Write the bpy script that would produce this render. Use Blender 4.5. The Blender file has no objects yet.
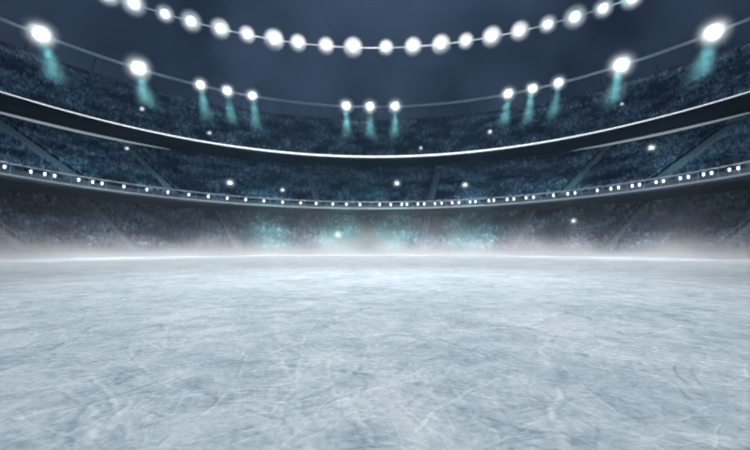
import bpy, bmesh, math, random
import numpy as np
from mathutils import Vector, Matrix

random.seed(7)
rng = np.random.default_rng(7)
S = bpy.context.scene
C = S.collection
CY = 41.0            # the arena's centre lies on the y axis, ahead of the camera
EYE = 1.07
F = 375.0            # focal length in pixels of a 750 wide frame

# ------------------------------------------------------------------ materials
def new_mat(name):
    m = bpy.data.materials.new(name); m.use_nodes = True
    nt = m.node_tree; nt.nodes.clear()
    out = nt.nodes.new('ShaderNodeOutputMaterial')
    return m, nt, out

def N(nt, kind, **kw):
    n = nt.nodes.new(kind)
    for k, v in kw.items():
        if k in n.inputs and not hasattr(n, k): n.inputs[k].default_value = v
        else: setattr(n, k, v)
    return n

def ramp(nt, stops, interp='LINEAR'):
    r = nt.nodes.new('ShaderNodeValToRGB'); cr = r.color_ramp; cr.interpolation = interp
    while len(cr.elements) > 1: cr.elements.remove(cr.elements[-1])
    cr.elements[0].position = stops[0][0]; cr.elements[0].color = (*stops[0][1], 1)
    for p, c in stops[1:]:
        e = cr.elements.new(p); e.color = (*c, 1)
    return r

def mat_plain(name, col, rough=.6, metal=0., var=.25, scale=1.5):
    m, nt, out = new_mat(name)
    b = N(nt, 'ShaderNodeBsdfPrincipled'); b.inputs['Roughness'].default_value = rough; b.inputs['Metallic'].default_value = metal
    tc = N(nt, 'ShaderNodeTexCoord'); nz = N(nt, 'ShaderNodeTexNoise'); nz.inputs['Scale'].default_value = scale; nz.inputs['Detail'].default_value = 5
    nt.links.new(tc.outputs['Object'], nz.inputs['Vector'])
    lo = [c * (1 - var) for c in col]; hi = [min(1, c * (1 + var)) for c in col]
    r = ramp(nt, [(.3, lo), (.7, hi)])
    nt.links.new(nz.outputs['Fac'], r.inputs['Fac']); nt.links.new(r.outputs['Color'], b.inputs['Base Color'])
    nt.links.new(b.outputs['BSDF'], out.inputs['Surface'])
    return m

def mat_emit(name, col, strength, sample='AUTO'):
    m, nt, out = new_mat(name)
    e = N(nt, 'ShaderNodeEmission'); e.inputs['Color'].default_value = (*col, 1); e.inputs['Strength'].default_value = strength
    nt.links.new(e.outputs[0], out.inputs['Surface'])
    m.cycles.emission_sampling = sample
    return m

def mat_halo(name, dens, col=(.97, .985, 1), g=.3, power=2.8):
    """scattering ball added round a lamp to give its glow: dense inside, thinning out to nothing at the rim of a unit sphere"""
    m, nt, out = new_mat(name)
    tc = N(nt, 'ShaderNodeTexCoord')
    ln = N(nt, 'ShaderNodeVectorMath', operation='LENGTH'); nt.links.new(tc.outputs['Object'], ln.inputs[0])
    mr = N(nt, 'ShaderNodeMapRange'); mr.inputs['From Min'].default_value = .3; mr.inputs['From Max'].default_value = 1
    mr.inputs['To Min'].default_value = 1; mr.inputs['To Max'].default_value = 0
    nt.links.new(ln.outputs['Value'], mr.inputs['Value'])
    pw = N(nt, 'ShaderNodeMath', operation='POWER'); pw.inputs[1].default_value = power; nt.links.new(mr.outputs[0], pw.inputs[0])
    mu = N(nt, 'ShaderNodeMath', operation='MULTIPLY'); mu.inputs[1].default_value = dens; nt.links.new(pw.outputs[0], mu.inputs[0])
    v = N(nt, 'ShaderNodeVolumeScatter'); v.inputs['Color'].default_value = (*col, 1); v.inputs['Anisotropy'].default_value = g
    nt.links.new(mu.outputs[0], v.inputs['Density']); nt.links.new(v.outputs[0], out.inputs['Volume'])
    return m

M = {}
M['steel'] = mat_plain('pale_steel', (.55, .62, .68), .35, .3)
M['dark'] = mat_plain('dark_housing', (.03, .035, .045), .5)
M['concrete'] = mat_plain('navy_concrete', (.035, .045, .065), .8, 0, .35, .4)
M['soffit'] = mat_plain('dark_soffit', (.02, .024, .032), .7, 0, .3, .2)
M['fascia'] = mat_plain('grey_fascia', (.12, .14, .17), .55, 0, .3, .5)
M['stairs'] = mat_plain('aisle_concrete', (.30, .33, .38), .8, 0, .15, 1)
M['board'] = mat_plain('white_board', (.28, .30, .34), .5, 0, .05, .3)
M['tube'] = mat_plain('white_tube', (.72, .78, .84), .35, 0, .08, .4)
M['core'] = mat_emit('lamp_core', (.80, .93, 1), 3.6)
M['flood'] = mat_emit('flood_core', (.86, .96, 1), 9.0)
M['rail_bulb'] = mat_emit('rail_bulb', (.9, .95, 1), 2.2)
M['stand_bulb'] = mat_emit('stand_bulb', (.84, .94, 1), 2.6)
M['led'] = mat_emit('led_strip', (.86, .96, 1), 1.5)
M['led_dim'] = mat_emit('led_strip_dim', (.7, .85, 1), .36)

# crowd: every figure has its own clothing colour
def mat_crowd(name):
    m, nt, out = new_mat(name)
    g = N(nt, 'ShaderNodeNewGeometry')
    r = ramp(nt, [(0, (.07, .10, .17)), (.25, (.12, .20, .30)), (.45, (.18, .30, .40)), (.6, (.10, .10, .16)), (.72, (.24, .37, .46)),
                  (.82, (.20, .16, .23)), (.92, (.36, .46, .52)), (.97, (.28, .23, .21))], 'CONSTANT')
    nt.links.new(g.outputs['Random Per Island'], r.inputs['Fac'])
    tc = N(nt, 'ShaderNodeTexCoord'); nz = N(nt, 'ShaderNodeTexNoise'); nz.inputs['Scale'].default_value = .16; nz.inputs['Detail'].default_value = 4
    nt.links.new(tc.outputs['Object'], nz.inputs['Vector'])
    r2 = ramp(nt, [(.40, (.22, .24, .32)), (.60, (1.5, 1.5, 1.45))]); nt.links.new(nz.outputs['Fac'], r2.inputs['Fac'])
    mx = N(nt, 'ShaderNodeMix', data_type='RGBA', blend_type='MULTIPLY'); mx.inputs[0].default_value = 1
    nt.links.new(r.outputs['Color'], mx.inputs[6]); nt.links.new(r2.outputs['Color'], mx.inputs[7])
    b = N(nt, 'ShaderNodeBsdfPrincipled'); b.inputs['Roughness'].default_value = .85
    nt.links.new(mx.outputs[2], b.inputs['Base Color']); nt.links.new(b.outputs[0], out.inputs['Surface'])
    return m
M['crowd'] = mat_crowd('crowd_clothes')

def mat_ice():
    m, nt, out = new_mat('scraped_ice')
    L = nt.links.new
    tc = N(nt, 'ShaderNodeTexCoord')
    def mapping(scale=(1, 1, 1), rot=0., loc=(0, 0, 0)):
        mp = N(nt, 'ShaderNodeMapping'); mp.inputs['Scale'].default_value = scale; mp.inputs['Rotation'].default_value = (0, 0, rot)
        mp.inputs['Location'].default_value = loc
        L(tc.outputs['Object'], mp.inputs['Vector']); return mp.outputs[0]
    def noise(vec, scale, detail=6, rough=.6, dist=0.):
        n = N(nt, 'ShaderNodeTexNoise'); n.inputs['Scale'].default_value = scale; n.inputs['Detail'].default_value = detail
        n.inputs['Roughness'].default_value = rough; n.inputs['Distortion'].default_value = dist
        L(vec, n.inputs['Vector']); return n.outputs['Fac']
    def mth(op, a, b=None, c=None, clamp=False):
        n = N(nt, 'ShaderNodeMath', operation=op); n.use_clamp = clamp
        for i, v in enumerate((a, b, c)):
            if v is None: continue
            if isinstance(v, (int, float)): n.inputs[i].default_value = v
            else: L(v, n.inputs[i])
        return n.outputs[0]
    def mrange(v, a, b, c=0., d=1., smooth=False):
        n = N(nt, 'ShaderNodeMapRange'); n.clamp = True
        if smooth: n.interpolation_type = 'SMOOTHSTEP'
        for k, x in zip(('From Min', 'From Max', 'To Min', 'To Max'), (a, b, c, d)): n.inputs[k].default_value = x
        L(v, n.inputs['Value']); return n.outputs[0]
    flat = tc.outputs['Object']
    def contour(scale, rot, width, loc, warp, brk):
        """long thin skate cuts: the level lines of a stretched noise, broken up here and there"""
        vec = mapping((1, 1, 1), rot, loc)
        w = N(nt, 'ShaderNodeTexNoise'); w.inputs['Scale'].default_value = .45; w.inputs['Detail'].default_value = 2
        L(vec, w.inputs['Vector'])
        va = N(nt, 'ShaderNodeVectorMath', operation='MULTIPLY_ADD')
        L(w.outputs['Color'], va.inputs[0]); va.inputs[1].default_value = (warp, warp, 0); L(vec, va.inputs[2])
        sc = N(nt, 'ShaderNodeVectorMath', operation='MULTIPLY'); L(va.outputs[0], sc.inputs[0]); sc.inputs[1].default_value = scale
        n = noise(sc.outputs[0], 1, 1, .4)
        line = mrange(mth('ABSOLUTE', mth('SUBTRACT', n, .5)), 0, width, 1, 0)
        return mth('MULTIPLY', line, mrange(noise(vec, brk, 3), .52, .66))
    big = noise(flat, .55, 5, .6, .4)
    mid = noise(flat, 2.6, 8, .68, .6)
    fine = noise(mapping((1, 1, 1), .4), 17, 8, .72, .3)
    streakA = noise(mapping((34, 2.2, 1), .5), 1, 5, .65, .15)
    streakB = noise(mapping((30, 1.8, 1), -1.1), 1, 5, .65, .15)
    streakC = noise(mapping((42, 2.6, 1), 1.75), 1, 5, .65, .15)
    sA = mrange(streakA, .60, .74); sB = mrange(streakB, .60, .74); sC = mrange(streakC, .60, .74)
    c1 = contour((5.0, .35, 1), .55, .035, (3, 1, 0), 1.0, .9)
    c2 = contour((4.2, .30, 1), -1.0, .030, (7, 2, 0), 1.2, .8)
    c3 = contour((7.0, .45, 1), 1.35, .040, (1, 9, 0), .8, 1.3)
    c4 = contour((10., .60, 1), -.25, .050, (5, 5, 0), .6, 1.6)
    c5 = contour((12., .70, 1), 2.1, .055, (2, 6, 0), .5, 1.9)
    pale = mth('MAXIMUM', mth('MAXIMUM', c2, c4), c5)
    cuts = mth('MAXIMUM', c1, c3)
    at = N(nt, 'ShaderNodeAttribute'); at.attribute_name = 'snow'; snow = at.outputs['Fac']
    crumbs = mth('MULTIPLY', mrange(fine, .56, .72), mrange(mid, .46, .62))
    # colour: grey-blue ice with whiter scraped snow
    t = mth('ADD', mth('MULTIPLY', mrange(big, .36, .64), .24), mth('MULTIPLY', mrange(mid, .36, .64), .34))
    t = mth('ADD', t, mth('MULTIPLY', mrange(fine, .36, .64), .30))
    t = mth('ADD', t, mth('MULTIPLY', mth('ADD', mth('ADD', sA, sB), sC), .16))
    t = mth('ADD', t, mth('MULTIPLY', pale, .16))
    t = mth('SUBTRACT', t, mth('MULTIPLY', cuts, .16))
    t = mth('ADD', t, mth('MULTIPLY', crumbs, .22))
    t = mth('ADD', t, mth('MULTIPLY', snow, .34))
    r = ramp(nt, [(.1, (.31, .395, .465)), (.45, (.555, .64, .695)), (.8, (.81, .86, .885)), (1, (.93, .95, .96))])
    L(t, r.inputs['Fac'])
    h = mth('ADD', mth('MULTIPLY', mid, .5), mth('MULTIPLY', fine, .22))
    h = mth('ADD', h, mth('MULTIPLY', big, .35))
    h = mth('SUBTRACT', h, mth('MULTIPLY', cuts, .30))
    h = mth('ADD', h, mth('MULTIPLY', pale, .16))
    h = mth('ADD', h, mth('MULTIPLY', mth('SUBTRACT', mth('ADD', sA, sC), sB), .07))
    h = mth('ADD', h, mth('MULTIPLY', crumbs, .15))
    bp = N(nt, 'ShaderNodeBump'); bp.inputs['Strength'].default_value = .8; bp.inputs['Distance'].default_value = .05
    L(h, bp.inputs['Height'])
    b = N(nt, 'ShaderNodeBsdfPrincipled'); b.inputs['Roughness'].default_value = .5; b.inputs['IOR'].default_value = 1.31
    b.inputs['Specular IOR Level'].default_value = .12
    L(r.outputs[0], b.inputs['Base Color']); L(bp.outputs[0], b.inputs['Normal']); L(b.outputs[0], out.inputs['Surface'])
    return m
M['ice'] = mat_ice()

# ------------------------------------------------------------------ helpers
def tag(o, label=None, cat=None, group=None, kind=None):
    if label: o['label'] = label
    if cat: o['category'] = cat
    if group: o['group'] = group
    if kind: o['kind'] = kind
    return o

def link_mesh(name, me, mat, parent=None, loc=None):
    o = bpy.data.objects.new(name, me); C.objects.link(o)
    if mat and not me.materials: me.materials.append(mat)
    if parent: o.parent = parent
    if loc is not None: o.location = loc
    return o

def from_bm(name, bm, smooth=True):
    me = bpy.data.meshes.new(name); bm.normal_update(); bm.to_mesh(me); bm.free()
    if smooth:
        for p in me.polygons: p.use_smooth = True
    return me

def empty(name, loc, rz=0.):
    o = bpy.data.objects.new(name, None); o.empty_display_size = .3; C.objects.link(o)
    o.location = loc; o.rotation_euler = (0, 0, rz); return o

def polar(R, th, z, cy=CY): return Vector((R * math.sin(th), cy + R * math.cos(th), z))

def ring_mesh(name, prof, t0, t1, n, cy=CY, closed=True, smooth=False):
    """sweep a closed (R, z) outline round the arena's centre"""
    k = len(prof); vs = []; fs = []
    for i in range(n + 1):
        th = t0 + (t1 - t0) * i / n
        for R, z in prof: vs.append(polar(R, th, z, cy))
    for i in range(n):
        for j in range(k if closed else k - 1):
            a = i * k + j; b = i * k + (j + 1) % k
            fs.append((a, b, b + k, a + k))
    if closed:
        fs.append(tuple(range(k))); fs.append(tuple(n * k + j for j in reversed(range(k))))
    me = bpy.data.meshes.new(name); me.from_pydata([tuple(v) for v in vs], [], fs)
    bm = bmesh.new(); bm.from_mesh(me); bmesh.ops.recalc_face_normals(bm, faces=bm.faces[:]); bm.to_mesh(me); bm.free()
    if smooth:
        for p in me.polygons: p.use_smooth = True
    return me

def disc_prof(R, z, r, k=8): return [(R + r * math.cos(2 * math.pi * i / k), z + r * math.sin(2 * math.pi * i / k)) for i in range(k)]

def cyl(bm, a, b, r0, r1=None, k=12):
    a = Vector(a); b = Vector(b); r1 = r0 if r1 is None else r1
    d = b - a; q = d.to_track_quat('Z', 'Y').to_matrix().to_4x4()
    bmesh.ops.create_cone(bm, cap_ends=True, segments=k, radius1=r0, radius2=r1, depth=d.length,
                          matrix=Matrix.Translation((a + b) / 2) @ q)

def box(bm, lo, hi):
    lo = Vector(lo); hi = Vector(hi); s = hi - lo
    bmesh.ops.create_cube(bm, size=1, matrix=Matrix.Translation((lo + hi) / 2) @ Matrix.Diagonal((*s, 1)))

def lathe(bm, prof, k=20):
    """revolve (r, z) points about z"""
    rows = []
    for r, z in prof:
        rows.append([bm.verts.new((r * math.cos(2 * math.pi * i / k), r * math.sin(2 * math.pi * i / k), z)) for i in range(k)])
    for a, b in zip(rows, rows[1:]):
        for i in range(k): bm.faces.new((a[i], a[(i + 1) % k], b[(i + 1) % k], b[i]))
    bm.faces.new(rows[0][::-1]); bm.faces.new(rows[-1])

def ico(r, sub=2, scale=(1, 1, 1)):
    bm = bmesh.new(); bmesh.ops.create_icosphere(bm, subdivisions=sub, radius=r)
    for v in bm.verts: v.co = Vector((v.co.x * scale[0], v.co.y * scale[1], v.co.z * scale[2]))
    return bm

def theta_of(px, R, cy=CY):
    """bearing, about the arena's centre, of the ring point seen in a given column of the photograph"""
    t = (px - 375) / F
    a = t * t + 1; b = -2 * cy; c = cy * cy - R * R
    d = (-b + math.sqrt(b * b - 4 * a * c)) / (2 * a)
    return math.atan2(t * d, d - cy)

ORD = ['first', 'second', 'third', 'fourth', 'fifth', 'sixth', 'seventh', 'eighth', 'ninth', 'tenth', 'eleventh', 'twelfth', 'thirteenth',
       'fourteenth', 'fifteenth', 'sixteenth', 'seventeenth', 'eighteenth', 'nineteenth', 'twentieth', 'twenty-first', 'twenty-second',
       'twenty-third', 'twenty-fourth', 'twenty-fifth', 'twenty-sixth', 'twenty-seventh']

# ------------------------------------------------------------------ the setting
A0, A1 = -math.radians(118), math.radians(118)
R_ICE = 46.0
GOUGES = [([(-.17, 3.5), (-.25, 3.13), (-.44, 2.9), (-.535, 2.67), (-.47, 2.36), (-.38, 1.95)], .035, 1.0),
          ([(-.22, 2.72), (-.10, 2.45), (-.05, 2.2), (-.06, 1.95)], .03, .8),
          ([(2.3, 4.75), (1.95, 4.3), (1.72, 3.8), (1.45, 3.0), (1.16, 2.4), (1.03, 1.95)], .035, .8),
          ([(1.0, 4.1), (.4, 3.7), (.05, 3.3)], .06, .7),
          ([(-1.9, 2.55), (-1.73, 2.3), (-1.62, 2.12)], .03, .8),
          ([(-2.6, 5.6), (-1.3, 4.4), (-.75, 3.3)], .035, .6),
          ([(3.3, 6.5), (2.0, 5.2), (-.4, 4.6)], .05, .6)]
def floor_mesh():
    """the ice sheet: a disc whose near part is a fine grid, so that gouges and skate cuts are real relief"""
    ys = 1.55 * 1.0062 ** np.arange(310); ts = np.linspace(-1.3, 1.3, 651)
    Y = np.repeat(ys, len(ts)).reshape(len(ys), -1); T = np.repeat(ts[None], len(ys), 0); X = T * Y
    r = np.random.default_rng(11); z = np.zeros_like(X); sn = np.zeros_like(X)
    def lump(x, y, f, ph): return (np.sin(x * f + ph) * np.sin(y * f * 1.13 + 2 * ph) + .6 * np.sin(x * f * 2.3 + y * f * 1.7 + ph * 3) + .4 * np.sin(x * f * 4.1 - y * f * 3.3 + ph))
    def stroke(pts, w, amp, pale, wob=.03):
        pts = np.array(pts); lo = pts.min(0) - .3; hi = pts.max(0) + .3
        m = (X > lo[0]) & (X < hi[0]) & (Y > lo[1]) & (Y < hi[1])
        if not m.any(): return
        x = X[m]; y = Y[m]; ph = r.uniform(0, 9)
        px = x + wob * lump(x, y, 5, ph); py = y + wob * lump(x, y, 5, ph + 1)
        best = np.full(x.shape, 9.); side = np.zeros(x.shape)
        for (ax, ay), (bx, by) in zip(pts, pts[1:]):
            dx, dy = bx - ax, by - ay; L2 = dx * dx + dy * dy + 1e-9
            h = np.clip(((px - ax) * dx + (py - ay) * dy) / L2, 0, 1)
            d = np.hypot(px - ax - h * dx, py - ay - h * dy); sd = ((px - ax) * dy - (py - ay) * dx) / math.sqrt(L2)
            k = d < best; best = np.where(k, d, best); side = np.where(k, sd, side)
        brk = np.clip(.55 + .5 * lump(x, y, 7, ph + 2), 0, 1)
        ridge = np.exp(-(best / w) ** 2) * brk
        e = np.sign(side) * best
        groove = np.exp(-((e + w * 1.5) / (w * .7)) ** 2) * brk
        z[m] += amp * (ridge - .8 * groove); sn[m] = np.clip(sn[m] + pale * ridge - .55 * abs(pale) * groove, -1, 1)
    for pts, w, a in GOUGES: stroke(pts, w, .014 * a, 1.0 * a)
    for i in range(420):                              # skate cuts: long shallow arcs in every direction
        y0 = 1.7 * (9.5 / 1.7) ** r.random(); x0 = r.uniform(-1.15, 1.15) * y0
        R = r.uniform(1.2, 9) * r.choice([-1, 1]); a = r.uniform(0, 2 * math.pi); Ln = r.uniform(.35, 2.2) * (.5 + y0 / 6)
        pts = []
        for k in range(7):
            q = a + Ln * k / 6 / R; pts.append((x0, y0)); x0 += Ln / 6 * math.cos(q); y0 += Ln / 6 * math.sin(q)
        w = r.uniform(.006, .016) * (.6 + y0 / 5)
        stroke(pts, w, w * r.uniform(.05, .2), r.uniform(.2, .75) * r.choice([1, 1, -1]), .012)
    for i in range(160):                              # short scuffs of scraped-up snow
        y0 = 1.7 * (9.5 / 1.7) ** r.random(); x0 = r.uniform(-1.15, 1.15) * y0; a = r.uniform(0, math.pi); Ln = r.uniform(.04, .25) * (.5 + y0 / 6)
        stroke([(x0, y0), (x0 + Ln * math.cos(a), y0 + Ln * math.sin(a))], r.uniform(.010, .028), .005, r.uniform(.3, .7), .03)
    edge = np.clip(np.minimum(np.minimum((1.3 - abs(T)) / .1, (Y - ys[0]) / .15), (ys[-1] - Y) / 1.5), 0, 1)
    z *= edge; sn *= edge
    nr, nc = X.shape; V = np.stack([X, Y, z], 2).reshape(-1, 3)
    idx = np.arange(nr * nc).reshape(nr, nc)
    Q = np.stack([idx[:-1, :-1], idx[:-1, 1:], idx[1:, 1:], idx[1:, :-1]], 2).reshape(-1, 4)
    K = 128; base = nr * nc
    circ = np.array([((R_ICE + .3) * math.sin(2 * math.pi * i / K), CY + (R_ICE + .3) * math.cos(2 * math.pi * i / K), 0) for i in range(K)])
    mid = nc // 2
    right = [base + i for i in range(0, K // 2 + 1)] + list(idx[0, mid:]) + list(idx[1:, -1]) + list(idx[-1, mid:-1][::-1])
    left = [base + i % K for i in range(K, K // 2 - 1, -1)] + list(idx[0, :mid + 1][::-1]) + list(idx[1:, 0]) + list(idx[-1, 1:mid + 1])
    me = bpy.data.meshes.new('floor')
    me.from_pydata(np.concatenate([V, circ]).tolist(), [], Q.tolist() + [[int(i) for i in right[::-1]], [int(i) for i in left]])
    me.update()
    at = me.attributes.new('snow', 'FLOAT', 'POINT'); at.data.foreach_set('value', np.concatenate([sn.ravel(), np.zeros(K)]).astype(np.float32))
    for p in me.polygons: p.use_smooth = True
    return me
fl = link_mesh('floor', floor_mesh(), M['ice'])
tag(fl, 'pale blue scraped ice sheet of the rink, cut by skates', 'ice rink', kind='structure')

wb = link_mesh('wall_rink', ring_mesh('wall_rink', [(R_ICE, 0), (R_ICE + .25, 0), (R_ICE + .25, 0.6), (R_ICE, 0.6)], A0, A1, 120), M['board'])
tag(wb, 'low white boards round the edge of the ice', 'rink boards', kind='structure')

def tier_prof(R0, z0, R1, z1, rows, under=1.2):
    p = []
    for i in range(rows):
        r = R0 + (R1 - R0) * i / rows; rn = R0 + (R1 - R0) * (i + 1) / rows; z = z0 + (z1 - z0) * i / max(1, rows - 1)
        p += [(r, z), (rn, z)]
    return p + [(R1, z1 - under), (R0, z0 - under)]

TIERS = {  # R0, z0, R1, z1, rows
    'lower': (47.2, 1.0, 62.5, 10.0, 17),
    'middle': (51.2, 11.9, 79.5, 26.4, 32),
    'upper': (69.8, 28.3, 96.0, 47.0, 30)}
for nm, lab in (('lower', 'lowest dark tier of stands rising behind the ice into mist'),
                ('middle', 'middle tier of stands between the lamp-lined balcony rail and the bright ribbon light'),
                ('upper', 'top tier of stands above the bright ribbon light')):
    R0, z0, R1, z1, rows = TIERS[nm]
    under = .9 if nm == 'lower' else (.6 if nm == 'middle' else .45)
    o = link_mesh('wall_grandstand_' + nm, ring_mesh('stand', tier_prof(R0, z0, R1, z1, rows, under), A0, A1, 140), M['concrete'])
    tag(o, lab, 'grandstand', kind='structure')

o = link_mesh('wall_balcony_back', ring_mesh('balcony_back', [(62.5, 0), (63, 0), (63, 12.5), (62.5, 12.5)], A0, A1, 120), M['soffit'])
tag(o, 'dark wall at the back of the lowest stands under the balcony', 'wall', kind='structure')
o = link_mesh('wall_top', ring_mesh('wall_top', [(96.0, 45), (97, 45), (97, 48.6), (96.0, 48.6)], A0, A1, 140), M['concrete'])
tag(o, 'dark navy wall above the top tier below the floodlight rail', 'wall', kind='structure')
# underside of the upper deck, seen from below as the dark band under the ribbon
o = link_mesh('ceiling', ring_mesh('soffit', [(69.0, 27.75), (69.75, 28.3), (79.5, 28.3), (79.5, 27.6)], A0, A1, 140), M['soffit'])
tag(o, 'dark underside of the upper deck behind the ribbon light', 'soffit', kind='structure')
o = link_mesh('wall_balcony', ring_mesh('balcony', [(50.3, 10.9), (51.2, 10.9), (51.2, 12.1), (50.5, 12.1)], A0, A1, 140), M['fascia'])
tag(o, 'grey front wall of the balcony behind the row of small lamps', 'balcony front', kind='structure')
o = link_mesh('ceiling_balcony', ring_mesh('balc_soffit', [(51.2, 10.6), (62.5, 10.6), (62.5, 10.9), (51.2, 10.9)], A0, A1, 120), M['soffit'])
tag(o, 'dark underside of the balcony over the lowest stands', 'soffit', kind='structure')

# ------------------------------------------------------------------ aisles
AISLES = []
def make_aisle(tier, px, width, label):
    R0, z0, R1, z1, rows = TIERS[tier]
    Rm = R0 + 2
    th = theta_of(px, Rm)
    AISLES.append((tier, th, width)); bm = bmesh.new(); n = rows * 2
    run = (R1 - R0) / n
    for i in range(n):
        r = i * run; z = (z1 - z0) * i / (n - 1) + .10
        box(bm, (-width / 2, r, z - .4), (width / 2, r + run, z + .12))
    t = empty('aisle_stairs', polar(R0, th, z0), -th)
    tag(t, label, 'stairs', 'aisle stairs in the stands', 'structure')
    link_mesh('steps', from_bm('steps', bm, False), M['stairs'], t)
    for s in (-1, 1):
        b2 = bmesh.new(); L0 = Vector((s * width / 2, .2, 1.0)); L1 = Vector((s * width / 2, R1 - R0 - .3, z1 - z0 + 1.0))
        cyl(b2, L0, L1, .03, k=6)
        for i in range(8):
            p = L0.lerp(L1, i / 7); cyl(b2, p - Vector((0, 0, 1.0)), p, .025, k=6)
        link_mesh('handrail', from_bm('handrail', b2), M['tube'], t)
for px, w, lab in ((72, 3.2, 'pale aisle stairs in the middle tier at the left, above the balcony rail'),
                   (170, 2.0, 'aisle stairs in the middle tier left of centre, above the balcony rail'),
                   (317, 1.4, 'faint aisle stairs in the middle tier just left of the centre'),
                   (430, 1.4, 'faint aisle stairs in the middle tier just right of the centre'),
                   (566, 2.0, 'aisle stairs in the middle tier right of centre, above the balcony rail'),
                   (662, 3.2, 'pale aisle stairs in the middle tier at the right, above the balcony rail')):
    make_aisle('middle', px, w, lab)
for px, w, lab in ((12, 1.5, 'aisle stairs at the left edge of the lowest tier, fading into mist'),
                   (128, 1.5, 'aisle stairs at the left of the lowest tier, between the edge and the centre'),
                   (236, 1.5, 'faint aisle stairs left of centre in the misty lowest tier'),
                   (325, 1.2, 'faint dark aisle stairs in the lowest tier left of the teal glow'),
                   (423, 1.2, 'faint dark aisle stairs in the lowest tier right of the teal glow'),
                   (515, 1.5, 'faint aisle stairs right of centre in the misty lowest tier'),
                   (612, 1.5, 'aisle stairs at the right of the lowest tier, between the centre and the edge'),
                   (732, 1.5, 'aisle stairs at the right edge of the lowest tier, fading into mist')):
    make_aisle('lower', px, w, lab)

# ------------------------------------------------------------------ spectators: far too many and too small to count
def person_template():
    bm = bmesh.new()
    bmesh.ops.create_cone(bm, cap_ends=True, segments=6, radius1=.23, radius2=.30, depth=.55, matrix=Matrix.Translation((0, 0, .30)) @ Matrix.Diagonal((1, .65, 1, 1)))
    bmesh.ops.create_cone(bm, cap_ends=True, segments=6, radius1=.30, radius2=.10, depth=.14, matrix=Matrix.Translation((0, 0, .645)) @ Matrix.Diagonal((1, .65, 1, 1)))
    bmesh.ops.create_icosphere(bm, subdivisions=1, radius=.14, matrix=Matrix.Translation((0, 0, .84)))
    bmesh.ops.remove_doubles(bm, verts=bm.verts[:], dist=.001)
    bmesh.ops.triangulate(bm, faces=bm.faces[:])
    bm.verts.index_update()
    v = np.array([tuple(x.co) for x in bm.verts]); f = np.array([[w.index for w in x.verts] for x in bm.faces]); bm.free()
    return v, f
PV, PF = person_template()
def crowd(tier, pitch, amax, label, occ=.86):
    R0, z0, R1, z1, rows = TIERS[tier]; P = []
    for i in range(rows):
        r = R0 + (R1 - R0) * (i + .55) / rows; z = z0 + (z1 - z0) * i / (rows - 1)
        n = int(2 * amax * r / pitch)
        th = -amax + 2 * amax * (np.arange(n) + rng.uniform(-.15, .15, n)) / n
        th = th[rng.random(n) < occ]
        for tr, ta, wd in AISLES:
            if tr == tier: th = th[np.abs(th - ta) * r > wd / 2 + .35]
        up = rng.uniform(.0, .35, len(th)) + .12; sc = rng.uniform(1.0, 1.25, len(th))
        P.append(np.stack([th, np.full(len(th), r), z + up, sc], 1))
    P = np.concatenate(P); n = len(P)
    th, r, z, sc = P.T
    c, s = np.cos(-th), np.sin(-th)
    x = PV[None, :, 0] * sc[:, None]; y = PV[None, :, 1] * sc[:, None]; zz = PV[None, :, 2] * sc[:, None] + z[:, None]
    V = np.stack([x * c[:, None] - y * s[:, None] + (r * np.sin(th))[:, None], x * s[:, None] + y * c[:, None] + (CY + r * np.cos(th))[:, None], zz], 2).reshape(-1, 3)
    Fc = (PF[None] + (np.arange(n) * len(PV))[:, None, None]).reshape(-1, 3)
    me = bpy.data.meshes.new('crowd')
    me.vertices.add(len(V)); me.vertices.foreach_set('co', V.astype(np.float32).ravel())
    me.loops.add(Fc.size); me.loops.foreach_set('vertex_index', Fc.astype(np.int32).ravel())
    me.polygons.add(len(Fc)); me.polygons.foreach_set('loop_start', np.arange(0, Fc.size, 3, dtype=np.int32))
    me.update(calc_edges=True); me.validate()
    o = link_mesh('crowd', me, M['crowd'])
    tag(o, label, 'crowd', kind='stuff')
crowd('lower', .62, math.radians(100), 'blurred spectators in the dark lowest stands just above the ice')
crowd('middle', .62, math.radians(88), 'blurred spectators in the middle stands between balcony rail and ribbon light')
crowd('upper', .66, math.radians(78), 'blurred spectators in the top stands above the ribbon light')

# ------------------------------------------------------------------ ribbon light, balcony rail, floodlight rail, gantry
t = empty('ribbon_light', polar(69, 0, 28.2)); W = lambda o: setattr(o, 'matrix_parent_inverse', Matrix.Translation(-t.location))
tag(t, 'long thin bright white ribbon light curving along the upper deck edge', 'light strip')
def ribbon_mesh():
    vs = []; fs = []; n = 160
    for i in range(n + 1):
        th = A0 + (A1 - A0) * i / n; hh = .025 + .225 * max(0, math.cos(th)) ** 2.4
        vs += [polar(R, th, 28.41 + q * hh) for R, q in ((68.78, -1), (68.9, -1), (68.9, 1), (68.78, 1))]
    for i in range(n):
        for j in range(4): a = i * 4 + j; b = i * 4 + (j + 1) % 4; fs.append((a, b, b + 4, a + 4))
    me = bpy.data.meshes.new('light_strip'); me.from_pydata([tuple(v) for v in vs], [], fs); return me
o = link_mesh('light_strip', ribbon_mesh(), M['led'], t); W(o)
o = link_mesh('mounting_channel', ring_mesh('channel', [(68.9, 28.15), (69.75, 28.3), (69.75, 28.9), (68.9, 28.68)], A0, A1, 160), M['dark'], t); W(o)

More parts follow.
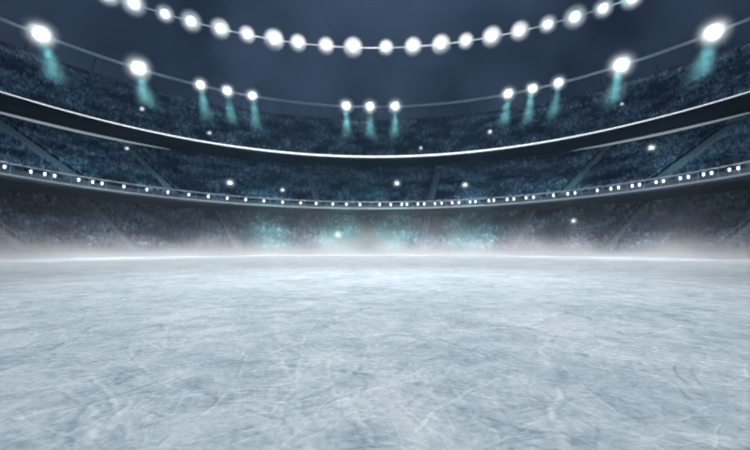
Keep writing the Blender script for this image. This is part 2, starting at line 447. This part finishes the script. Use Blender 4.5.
def swoosh(px0, px1, label):
    th0, th1 = theta_of(px0, 76), theta_of(px1, 76)
    if th0 > th1: th0, th1 = th1, th0
    t = empty('strip_light', polar(76.0, (th0 + th1) / 2, 27.2)); inv = Matrix.Translation(-t.location)
    tag(t, label, 'light strip', 'dim strip lights under the upper deck')
    n = 40; vs = []; fs = []
    def tape(r, name, mat, dz):
        me = bpy.data.meshes.new(name); vs = []; fs = []; k = 8
        for i in range(n + 1):
            u = i / n; th = th0 + (th1 - th0) * u
            w = r * (.12 + .88 * math.sin(math.pi * u) ** .8)
            for j in range(k): vs.append(polar(76.0 + w * math.cos(2 * math.pi * j / k), th, 26.8 + dz + w * math.sin(2 * math.pi * j / k)))
        for i in range(n):
            for j in range(k): a = i * k + j; b = i * k + (j + 1) % k; fs.append((a, a + k, b + k, b))
        me.from_pydata([tuple(v) for v in vs], [], fs)
        for p in me.polygons: p.use_smooth = True
        o = link_mesh(name, me, mat, t); o.matrix_parent_inverse = inv
    tape(.28, 'light_tube', M['led_dim'], 0); tape(.2, 'mounting_channel', M['dark'], .4)
swoosh(-60, 170, 'soft white strip light under the upper deck at the left')
swoosh(572, 760, 'soft white strip light under the upper deck at the right')

R_RAIL = 50.0
t = empty('balcony_rail', polar(R_RAIL, 0, 11.2)); inv = Matrix.Translation(-t.location)
tag(t, 'long curved double balcony rail strung with small white lamps', 'railing')
def rp(name, me, mat):
    o = link_mesh(name, me, mat, t); o.matrix_parent_inverse = inv; return o
rp('top_rail', ring_mesh('top_rail', disc_prof(R_RAIL, 12.72, .10), A0, A1, 200, smooth=True), M['led_dim'] if False else M['tube'])
rp('lower_rail', ring_mesh('lower_rail', disc_prof(R_RAIL - .05, 11.15, .14), A0, A1, 200, smooth=True), M['tube'])
for i in range(64):
    th = math.radians(-94 + 188 * i / 63); bm = bmesh.new()
    cyl(bm, polar(R_RAIL, th, 11.2), polar(R_RAIL, th, 12.72), .035, k=6)
    cyl(bm, polar(R_RAIL, th, 11.25), polar(R_RAIL + .45, th, 11.35), .04, k=6)
    rp('post', from_bm('post', bm), M['steel'])

# the small lamps along the balcony rail
RAILPX = [3.5, 30, 44, 54, 78, 92, 101.5, 123.5, 146.5, 167.5, 188.5, 208, 227, 245.5, 263.7, 282.5, 300.5, 316, 332.7, 346.3, 360, 379.7, 390.7, 401.7, 407,
          418, 424.3, 435, 441.7, 452.3, 459, 470.3, 475.7, 489, 494, 507.3, 514, 526.3, 533.7, 553.7, 568, 575.3, 597.7, 611.3, 619, 632.7, 640, 656.7, 664,
          681, 689, 704.3, 712.3, 730.3, 739]
bulb_me = from_bm('bulb', ico(1, 2, (.26, .26, .46)))
bm = bmesh.new(); lathe(bm, [(.05, .36), (.20, .30), (.22, .38), (.15, .48), (.05, .54)], 14); cap_me = from_bm('lamp_cap', bm)
bm = bmesh.new(); cyl(bm, (0, 0, .5), (0, 0, .72), .03, k=6); cyl(bm, (0, 0, .70), (0, .22, .74), .03, k=6); hook_me = from_bm('hook', bm)
nR = len(RAILPX)
for i, px in enumerate(RAILPX):
    th = theta_of(px, R_RAIL)
    t2 = empty('rail_lamp', polar(R_RAIL - .15, th, 12.12), -th); k = .92 - .32 * abs(px - 375) / 375; t2.scale = (k, k, k)
    lab = ('%s small oval white lamp from the left end of the balcony rail' % ORD[i]) if i < nR // 2 else \
          ('%s small oval white lamp from the right end of the balcony rail' % ORD[nR - 1 - i] if nR - 1 - i < len(ORD) else
           'small oval white lamp on the balcony rail at the very middle')
    tag(t2, lab, 'lamp', 'small white lamps along the balcony rail')
    link_mesh('bulb', bulb_me, M['rail_bulb'], t2); link_mesh('lamp_cap', cap_me, M['dark'], t2); link_mesh('hook', hook_me, M['dark'], t2)

# floodlights
R_FL, Z_FL = 92.0, 51.8
t = empty('floodlight_rail', polar(R_FL, 0, Z_FL)); inv = Matrix.Translation(-t.location)
tag(t, 'long pale curved rail carrying the floodlights above the top stands', 'lighting rail')
o = link_mesh('rail_tube', ring_mesh('rail_tube', disc_prof(R_FL, Z_FL, .38, 10), -math.radians(90), math.radians(90), 160, smooth=True), M['tube'], t); o.matrix_parent_inverse = inv
for i in range(22):
    th = math.radians(-84 + 168 * i / 21); bm = bmesh.new()
    cyl(bm, polar(R_FL, th, Z_FL), polar(96.2, th, 48.5), .12, k=8)
    o = link_mesh('strut', from_bm('strut', bm), M['dark'], t); o.matrix_parent_inverse = inv

def add_light(kind, name, loc, energy, col, parent=None, radius=.3, target=None, angle=None, blend=.5):
    l = bpy.data.lights.new(name, kind); l.energy = energy; l.color = col
    if kind == 'AREA': l.shape = 'DISK'; l.size = radius * 2
    else: l.shadow_soft_size = radius
    if kind == 'SPOT': l.spot_size = angle; l.spot_blend = blend
    o = bpy.data.objects.new(name, l); C.objects.link(o); o.location = loc
    if target is not None: o.rotation_euler = (Vector(target) - Vector(loc)).to_track_quat('-Z', 'Y').to_euler()
    if parent: 
        o.parent = parent; o.matrix_parent_inverse = Matrix.LocRotScale(parent.location, parent.rotation_euler, parent.scale).inverted()
    return o

TEAL = (.22, .74, .82)
bm = bmesh.new(); lathe(bm, [(.35, 1.0), (.62, .92), (.68, 1.0), (.42, 1.22), (.2, 1.28)], 20); hood_me = from_bm('hood', bm)
bm = bmesh.new(); box(bm, (-.9, .55, -.08), (-.8, .7, .5)); box(bm, (.8, .55, -.08), (.9, .7, .5)); box(bm, (-.9, .6, .4), (.9, .72, .5)); brk_me = from_bm('bracket', bm, False)
core_me = from_bm('lens', ico(.95, 3)); unit_me = from_bm('halo', ico(1, 3))
FLOODS = [  # column in the photograph, size, label
    (40, 1.45, 'large glaring floodlight at the left end of the floodlight rail'),
    (138, 1.55, 'large glaring floodlight on the left, beside the left trio'),
    (200, 1.0, 'outer left floodlight of the left trio on the rail'),
    (227, 1.0, 'middle floodlight of the left trio on the rail'),
    (252, 1.0, 'inner right floodlight of the left trio on the rail'),
    (346, 1.15, 'left floodlight of the centre trio on the rail'),
    (370, 1.15, 'middle floodlight of the centre trio on the rail'),
    (395, 1.15, 'right floodlight of the centre trio on the rail'),
    (508.5, 1.1, 'inner left floodlight of the right trio on the rail'),
    (533, 1.0, 'middle floodlight of the right trio on the rail'),
    (559, 1.0, 'outer right floodlight of the right trio on the rail'),
    (622, 1.55, 'large glaring floodlight on the right, beside the right trio'),
    (715, 1.5, 'large glaring floodlight at the right end of the floodlight rail')]
GL = {}; BM = {}
def bm_beam(r0, r1, L):
    bm = bmesh.new(); bmesh.ops.create_cone(bm, cap_ends=True, segments=24, radius1=r1, radius2=r0, depth=L, matrix=Matrix.Translation((0, 0, -L / 2)))
    return from_bm('light_beam', bm)
def beam_mat(r0, r1, L):
    """smoke drifting in the lamp's beam: thickest on the axis, thinning with distance"""
    k = round(r0, 2)
    if k in BM: return BM[k]
    m, nt, out = new_mat('beam_scatter'); K = nt.links.new
    tc = N(nt, 'ShaderNodeTexCoord'); sp = N(nt, 'ShaderNodeSeparateXYZ'); K(tc.outputs['Object'], sp.inputs[0])
    def mth(op, a, b=None):
        n = N(nt, 'ShaderNodeMath', operation=op)
        for i, v in enumerate((a, b)):
            if v is None: continue
            if isinstance(v, (int, float)): n.inputs[i].default_value = v
            else: K(v, n.inputs[i])
        return n.outputs[0]
    t = mth('DIVIDE', mth('MULTIPLY', sp.outputs['Z'], -1), L)
    rr = mth('ADD', mth('MULTIPLY', t, r1 - r0), r0)
    r2 = mth('ADD', mth('MULTIPLY', sp.outputs['X'], sp.outputs['X']), mth('MULTIPLY', sp.outputs['Y'], sp.outputs['Y']))
    q = mth('SUBTRACT', 1, mth('DIVIDE', r2, mth('MULTIPLY', rr, rr)))
    q = mth('MAXIMUM', q, 0); fade = mth('MULTIPLY', mth('ADD', .12, mth('MULTIPLY', t, 1.3)), mth('MAXIMUM', mth('SUBTRACT', 1.0, mth('POWER', t, 4)), 0))
    d = mth('MULTIPLY', mth('MULTIPLY', q, fade), .17)
    v = N(nt, 'ShaderNodeVolumeScatter'); v.inputs['Color'].default_value = (.8, .97, 1, 1)
    K(d, v.inputs['Density']); K(v.outputs[0], out.inputs['Volume']); BM[k] = m
    return m
def halo_mat(R, dens, power=2.8):
    k = round(R, 2), round(dens, 3)
    if k not in GL: GL[k] = mat_halo('halo_scatter', dens, power=power)
    return GL[k]
for px, s, lab in FLOODS:
    th = theta_of(px, R_FL); p = polar(R_FL - .6, th, Z_FL)
    t2 = empty('floodlight', p, -th); t2.scale = (s, s, s)
    tag(t2, lab, 'floodlight', 'floodlights on the rail above the top stands')
    link_mesh('lens', core_me, M['flood'], t2); link_mesh('hood', hood_me, M['dark'], t2); link_mesh('bracket', brk_me, M['steel'], t2)
    R = 3.2
    g = link_mesh('halo', unit_me.copy(), halo_mat(R * s, 2.0 / s), t2); g.scale = (R, R, R)  # added ball of scatter that makes the floodlight's glow
    top = polar(R_FL - .6 - .5 * s, th, Z_FL - .8 * s); aim = polar(81.5, th, 36.6)
    add_light('SPOT', 'beam_light', top, 82000 * s, TEAL, t2, .7 * s, aim, math.radians(18), .6)
    ax = (aim - top); Lb = ax.length
    bmh = bm_beam(1.0 * s, 2.5 * s, Lb)
    g = link_mesh('light_beam', bmh, beam_mat(1.0 * s, 2.5 * s, Lb), t2)  # scatter shaped to the beam, added to make it visible
    g.matrix_parent_inverse = Matrix.LocRotScale(t2.location, t2.rotation_euler, t2.scale).inverted()
    g.location = top; g.rotation_euler = ax.to_track_quat('-Z', 'Y').to_euler()

# hanging gantry with the top row of round lamps
GCY, R_G, Z_G = 8.0, 52.0, 33.4
t = empty('lamp_cable', polar(R_G, 0, Z_G, GCY)); inv = Matrix.Translation(-t.location)
tag(t, 'thin curved cable stringing together the top row of round lamps', 'cable')
o = link_mesh('cable', ring_mesh('cable', disc_prof(R_G, Z_G, .07, 8), -math.radians(80), math.radians(80), 120, cy=GCY, smooth=True), M['tube'], t); o.matrix_parent_inverse = inv
TOPPX = [108, 134, 165, 191, 220, 247, 274, 298, 326, 353, 386, 413, 441, 466, 492, 520, 548, 575, 603, 632]
bm = bmesh.new(); lathe(bm, [(.3, .62), (.52, .5), (.56, .6), (.35, .85), (.12, .92)], 18); lid_me = from_bm('lamp_cap', bm)
ball_me = from_bm('globe', ico(.62, 3))
for i, px in enumerate(TOPPX):
    th = theta_of(px, R_G, GCY); p = polar(R_G, th, Z_G, GCY)
    s = 1.0 + .12 * math.sin(i * 2.3)
    t2 = empty('round_lamp', p, -th); t2.scale = (s, s, s)
    lab = '%s large round white lamp from the %s end of the top row' % ((ORD[i], 'left') if i < 10 else (ORD[19 - i], 'right'))
    tag(t2, lab, 'lamp', 'round lamps of the top row')
    link_mesh('globe', ball_me, M['core'], t2); link_mesh('lamp_cap', lid_me, M['dark'], t2)
    g = link_mesh('halo', unit_me.copy(), halo_mat(2.0, 5, 3.0), t2); g.scale = (1.75, 1.75, 1.75)  # scatter ball added for the soft glow round the lamp

# lamps standing among the spectators
def hit(px, py):
    tx = (px - 375) / F; sl = (250 - py) / F; best = None
    d = 40.
    while d < 150:
        R = math.hypot(tx * d, d - CY); z = EYE + sl * d
        for R0, z0, R1, z1, rows in TIERS.values():
            if R0 - .05 < R < R1:
                zt = z0 + (z1 - z0) * (R - R0) / (R1 - R0) + 1.7
                if abs(z - zt) < .3 and d > 50: return Vector((tx * d, d, z))
        d += .05
    d = 45.
    while math.hypot(tx * d, d - CY) < 47.5: d += .05
    return Vector((tx * d, d, EYE + sl * d))
DOTS = [(142, 109, .75, 'small white lamp among the top stands under the large left floodlight'),
        (209.5, 133, .7, 'small white lamp among the top stands under the left trio'),
        (127, 148.5, .6, 'tiny white lamp just below the left strip light'),
        (230, 183, 1.25, 'bright round white lamp among the middle stands at the left'),
        (282.5, 190, .75, 'small white lamp just above the balcony rail left of centre'),
        (338, 235, 1.1, 'round white lamp low in the misty stands near the centre'),
        (397, 183.5, 1.3, 'bright round white lamp in the middle stands at the centre'),
        (421, 148, .65, 'tiny white lamp just above the ribbon light right of centre'),
        (465, 185, 1.1, 'round white lamp in the middle stands right of centre'),
        (490, 132, .95, 'faint white lamp among the top stands beside the right trio'),
        (573.5, 221, .8, 'small white lamp in the dark lowest stands at the right'),
        (622, 104, .5, 'tiny white lamp among the top stands under the large right floodlight'),
        (651.5, 148, 1.05, 'round white lamp in the middle stands at the right')]
sb_me = from_bm('bulb', ico(.42, 3))
bm = bmesh.new(); lathe(bm, [(.16, -.46), (.24, -.36), (.20, -.32), (.1, -.3)], 14); col_me = from_bm('collar', bm)
for px, py, s, lab in DOTS:
    p = hit(px, py); th = math.atan2(p.x, p.y - CY)
    t2 = empty('stand_lamp', p, -th); t2.scale = (s, s, s)
    tag(t2, lab, 'lamp', 'white lamps among the spectators')
    link_mesh('bulb', sb_me, M['stand_bulb'], t2); link_mesh('collar', col_me, M['dark'], t2)
    bm = bmesh.new(); cyl(bm, (0, 0, -2.0 / s), (0, 0, -.4), .05, k=8); link_mesh('pole', from_bm('pole', bm), M['dark'], t2)
    g = link_mesh('halo', unit_me.copy(), halo_mat(1.5 * s, 3.5 / s, 2.6), t2); g.scale = (1.35, 1.35, 1.35)  # glow round the bulb, made by an added scatter ball

# ------------------------------------------------------------------ air: haze in the bowl, mist lying at the rink's edge
def mat_haze(dens, col, g):
    m, nt, out = new_mat('arena_haze')
    v = N(nt, 'ShaderNodeVolumeScatter'); v.inputs['Color'].default_value = (*col, 1); v.inputs['Density'].default_value = dens; v.inputs['Anisotropy'].default_value = g
    nt.links.new(v.outputs[0], out.inputs['Volume']); return m
bm = bmesh.new(); bmesh.ops.create_cone(bm, cap_ends=True, segments=64, radius1=112, radius2=112, depth=79.9, matrix=Matrix.Translation((0, CY, 40.0)))
o = link_mesh('haze', from_bm('haze', bm, False), mat_haze(.00045, (.38, .68, 1), .2)); tag(o, 'thin blue haze filling the arena bowl', 'haze', kind='stuff')

def mat_mist():
    m, nt, out = new_mat('ice_mist'); L = nt.links.new
    tc = N(nt, 'ShaderNodeTexCoord'); sp = N(nt, 'ShaderNodeSeparateXYZ'); L(tc.outputs['Object'], sp.inputs[0])
    nz = N(nt, 'ShaderNodeTexNoise'); nz.inputs['Scale'].default_value = .11; nz.inputs['Detail'].default_value = 4; nz.inputs['Roughness'].default_value = .6
    L(tc.outputs['Object'], nz.inputs['Vector'])
    hs = N(nt, 'ShaderNodeMapRange'); hs.inputs['From Min'].default_value = .3; hs.inputs['From Max'].default_value = .7
    hs.inputs['To Min'].default_value = .6; hs.inputs['To Max'].default_value = 2.4; L(nz.outputs['Fac'], hs.inputs['Value'])
    def mth(op, a, b=None):
        n = N(nt, 'ShaderNodeMath', operation=op)
        for i, v in enumerate((a, b)):
            if v is None: continue
            if isinstance(v, (int, float)): n.inputs[i].default_value = v
            else: L(v, n.inputs[i])
        return n.outputs[0]
    x4 = mth('DIVIDE', sp.outputs['X'], 42.0); mid = mth('EXPONENT', mth('MULTIPLY', mth('MULTIPLY', x4, x4), -1.0))
    hh = mth('MULTIPLY', hs.outputs[0], mth('ADD', mth('MULTIPLY', mid, .62), .38))      # the mist lies lower towards the sides
    dv = N(nt, 'ShaderNodeMath', operation='DIVIDE'); L(sp.outputs['Z'], dv.inputs[0]); L(hh, dv.inputs[1])
    ng = N(nt, 'ShaderNodeMath', operation='MULTIPLY'); L(dv.outputs[0], ng.inputs[0]); ng.inputs[1].default_value = -1
    ex = N(nt, 'ShaderNodeMath', operation='EXPONENT'); L(ng.outputs[0], ex.inputs[0])
    xs = mth('DIVIDE', sp.outputs['X'], 30.0); drift = mth('EXPONENT', mth('MULTIPLY', mth('MULTIPLY', xs, xs), -1.0))
    high = mth('MULTIPLY', mth('EXPONENT', mth('DIVIDE', sp.outputs['Z'], -5.0)), mth('ADD', mth('MULTIPLY', drift, .028), .005))
    yc = mth('SUBTRACT', sp.outputs['Y'], CY)
    R = mth('SQRT', mth('ADD', mth('MULTIPLY', sp.outputs['X'], sp.outputs['X']), mth('MULTIPLY', yc, yc)))
    fr = N(nt, 'ShaderNodeMapRange'); fr.interpolation_type = 'SMOOTHSTEP'; fr.inputs['From Min'].default_value = 34; fr.inputs['From Max'].default_value = 45; L(R, fr.inputs['Value'])
    mu = N(nt, 'ShaderNodeMath', operation='MULTIPLY'); L(mth('ADD', mth('MULTIPLY', ex.outputs[0], .42), high), mu.inputs[0]); L(fr.outputs[0], mu.inputs[1])
    v = N(nt, 'ShaderNodeVolumeScatter'); v.inputs['Color'].default_value = (.97, .97, 1, 1); v.inputs['Anisotropy'].default_value = 0
    L(mu.outputs[0], v.inputs['Density']); L(v.outputs[0], out.inputs['Volume']); return m
o = link_mesh('mist', ring_mesh('mist', [(34, .02), (61, .02), (61, 10.4), (49.6, 10.4), (34, 10.4)], A0, A1, 120), mat_mist())
tag(o, 'white mist lying along the far edge of the ice', 'mist', kind='stuff')

# ------------------------------------------------------------------ light over the rink
add_light('SPOT', 'rink_light', (0, 7, 30), 33000, (.94, .98, 1), None, 1.5, (0, 8, 0), math.radians(66), 1)
add_light('SPOT', 'rink_light', (0, 50, 76), 285000, (1, .99, .98), None, 2.5, (0, 52, 0), math.radians(67), .5)
for k in range(9):                                     # unseen ring of steep spots, added to brighten the mist at the rink's edge
    a = math.radians(-84 + 21 * k)
    add_light('SPOT', 'edge_fill', polar(38, a, 76), 112000 - 10000 * abs(math.sin(a)), (.98, .98, 1), None, 2.0, polar(38.5, a, 0), math.radians(24), .6)
for a in (-52, 0, 52):                                 # broad blue fill spots, added above the gantry to lift the dark stands
    q = math.radians(a)
    add_light('SPOT', 'stand_fill', (R_G * math.sin(q) * .5, GCY + 12, Z_G + 12), 26000, (.42, .74, 1), None, 1.0, polar(75, q, 28), math.radians(80), .8)
for px in (270, 340, 395, 470):  # teal spots added to colour the mist near the centre
    th = theta_of(px, R_G, GCY)
    add_light('SPOT', 'mist_fill', polar(R_G, th, Z_G - 1.5, GCY), 150000, (.22, .84, .74), None, .5, polar(51, theta_of(px, 51), 3), math.radians(20), 1)

for px, e in ((75, 16000), (133, 16000), (262, 34000), (368, 50000), (480, 26000), (560, 20000), (685, 20000)):   # unseen soft teal spots, added to tint patches of the middle stands
    th = theta_of(px, 60)
    add_light('SPOT', 'teal_fill', polar(R_G * .8, theta_of(px, R_G, GCY) * .8, Z_G + 10, GCY), e, (.24, .84, .80), None, .8, polar(58, th, 14), math.radians(17), 1)
# ------------------------------------------------------------------ night sky
w = bpy.data.worlds.new('night_sky'); S.world = w; w.use_nodes = True; nt = w.node_tree; nt.nodes.clear()
out = nt.nodes.new('ShaderNodeOutputWorld'); bg = nt.nodes.new('ShaderNodeBackground')
tc = N(nt, 'ShaderNodeTexCoord'); nz = N(nt, 'ShaderNodeTexNoise'); nz.inputs['Scale'].default_value = 3.0; nz.inputs['Detail'].default_value = 5; nz.inputs['Roughness'].default_value = .55
nt.links.new(tc.outputs['Generated'], nz.inputs['Vector'])
r = ramp(nt, [(.36, (.006, .011, .026)), (.64, (.033, .052, .092))]); nt.links.new(nz.outputs['Fac'], r.inputs['Fac'])
nt.links.new(r.outputs[0], bg.inputs['Color']); bg.inputs['Strength'].default_value = 1; nt.links.new(bg.outputs[0], out.inputs['Surface'])

# ------------------------------------------------------------------ camera
cd = bpy.data.cameras.new('camera'); cam = bpy.data.objects.new('camera', cd); C.objects.link(cam); S.camera = cam
cam.location = (0, 0, EYE); cam.rotation_euler = (math.pi / 2, 0, 0)
cd.sensor_width = 36; cd.lens = 18; cd.shift_y = 25 / 750; cd.clip_end = 2000; cd.clip_start = .05
cd.dof.use_dof = True; cd.dof.focus_distance = 3.2; cd.dof.aperture_fstop = 1.05

S.view_settings.view_transform = 'Standard'; S.view_settings.look = 'None'; S.view_settings.gamma = 1; S.view_settings.exposure = 0
S.view_settings.use_curve_mapping = False
S.cycles.use_denoising = True
S.cycles.max_bounces = 6; S.cycles.volume_bounces = 1; S.cycles.transparent_max_bounces = 32
S.cycles.volume_step_rate = 1.0; S.cycles.volume_max_steps = 256
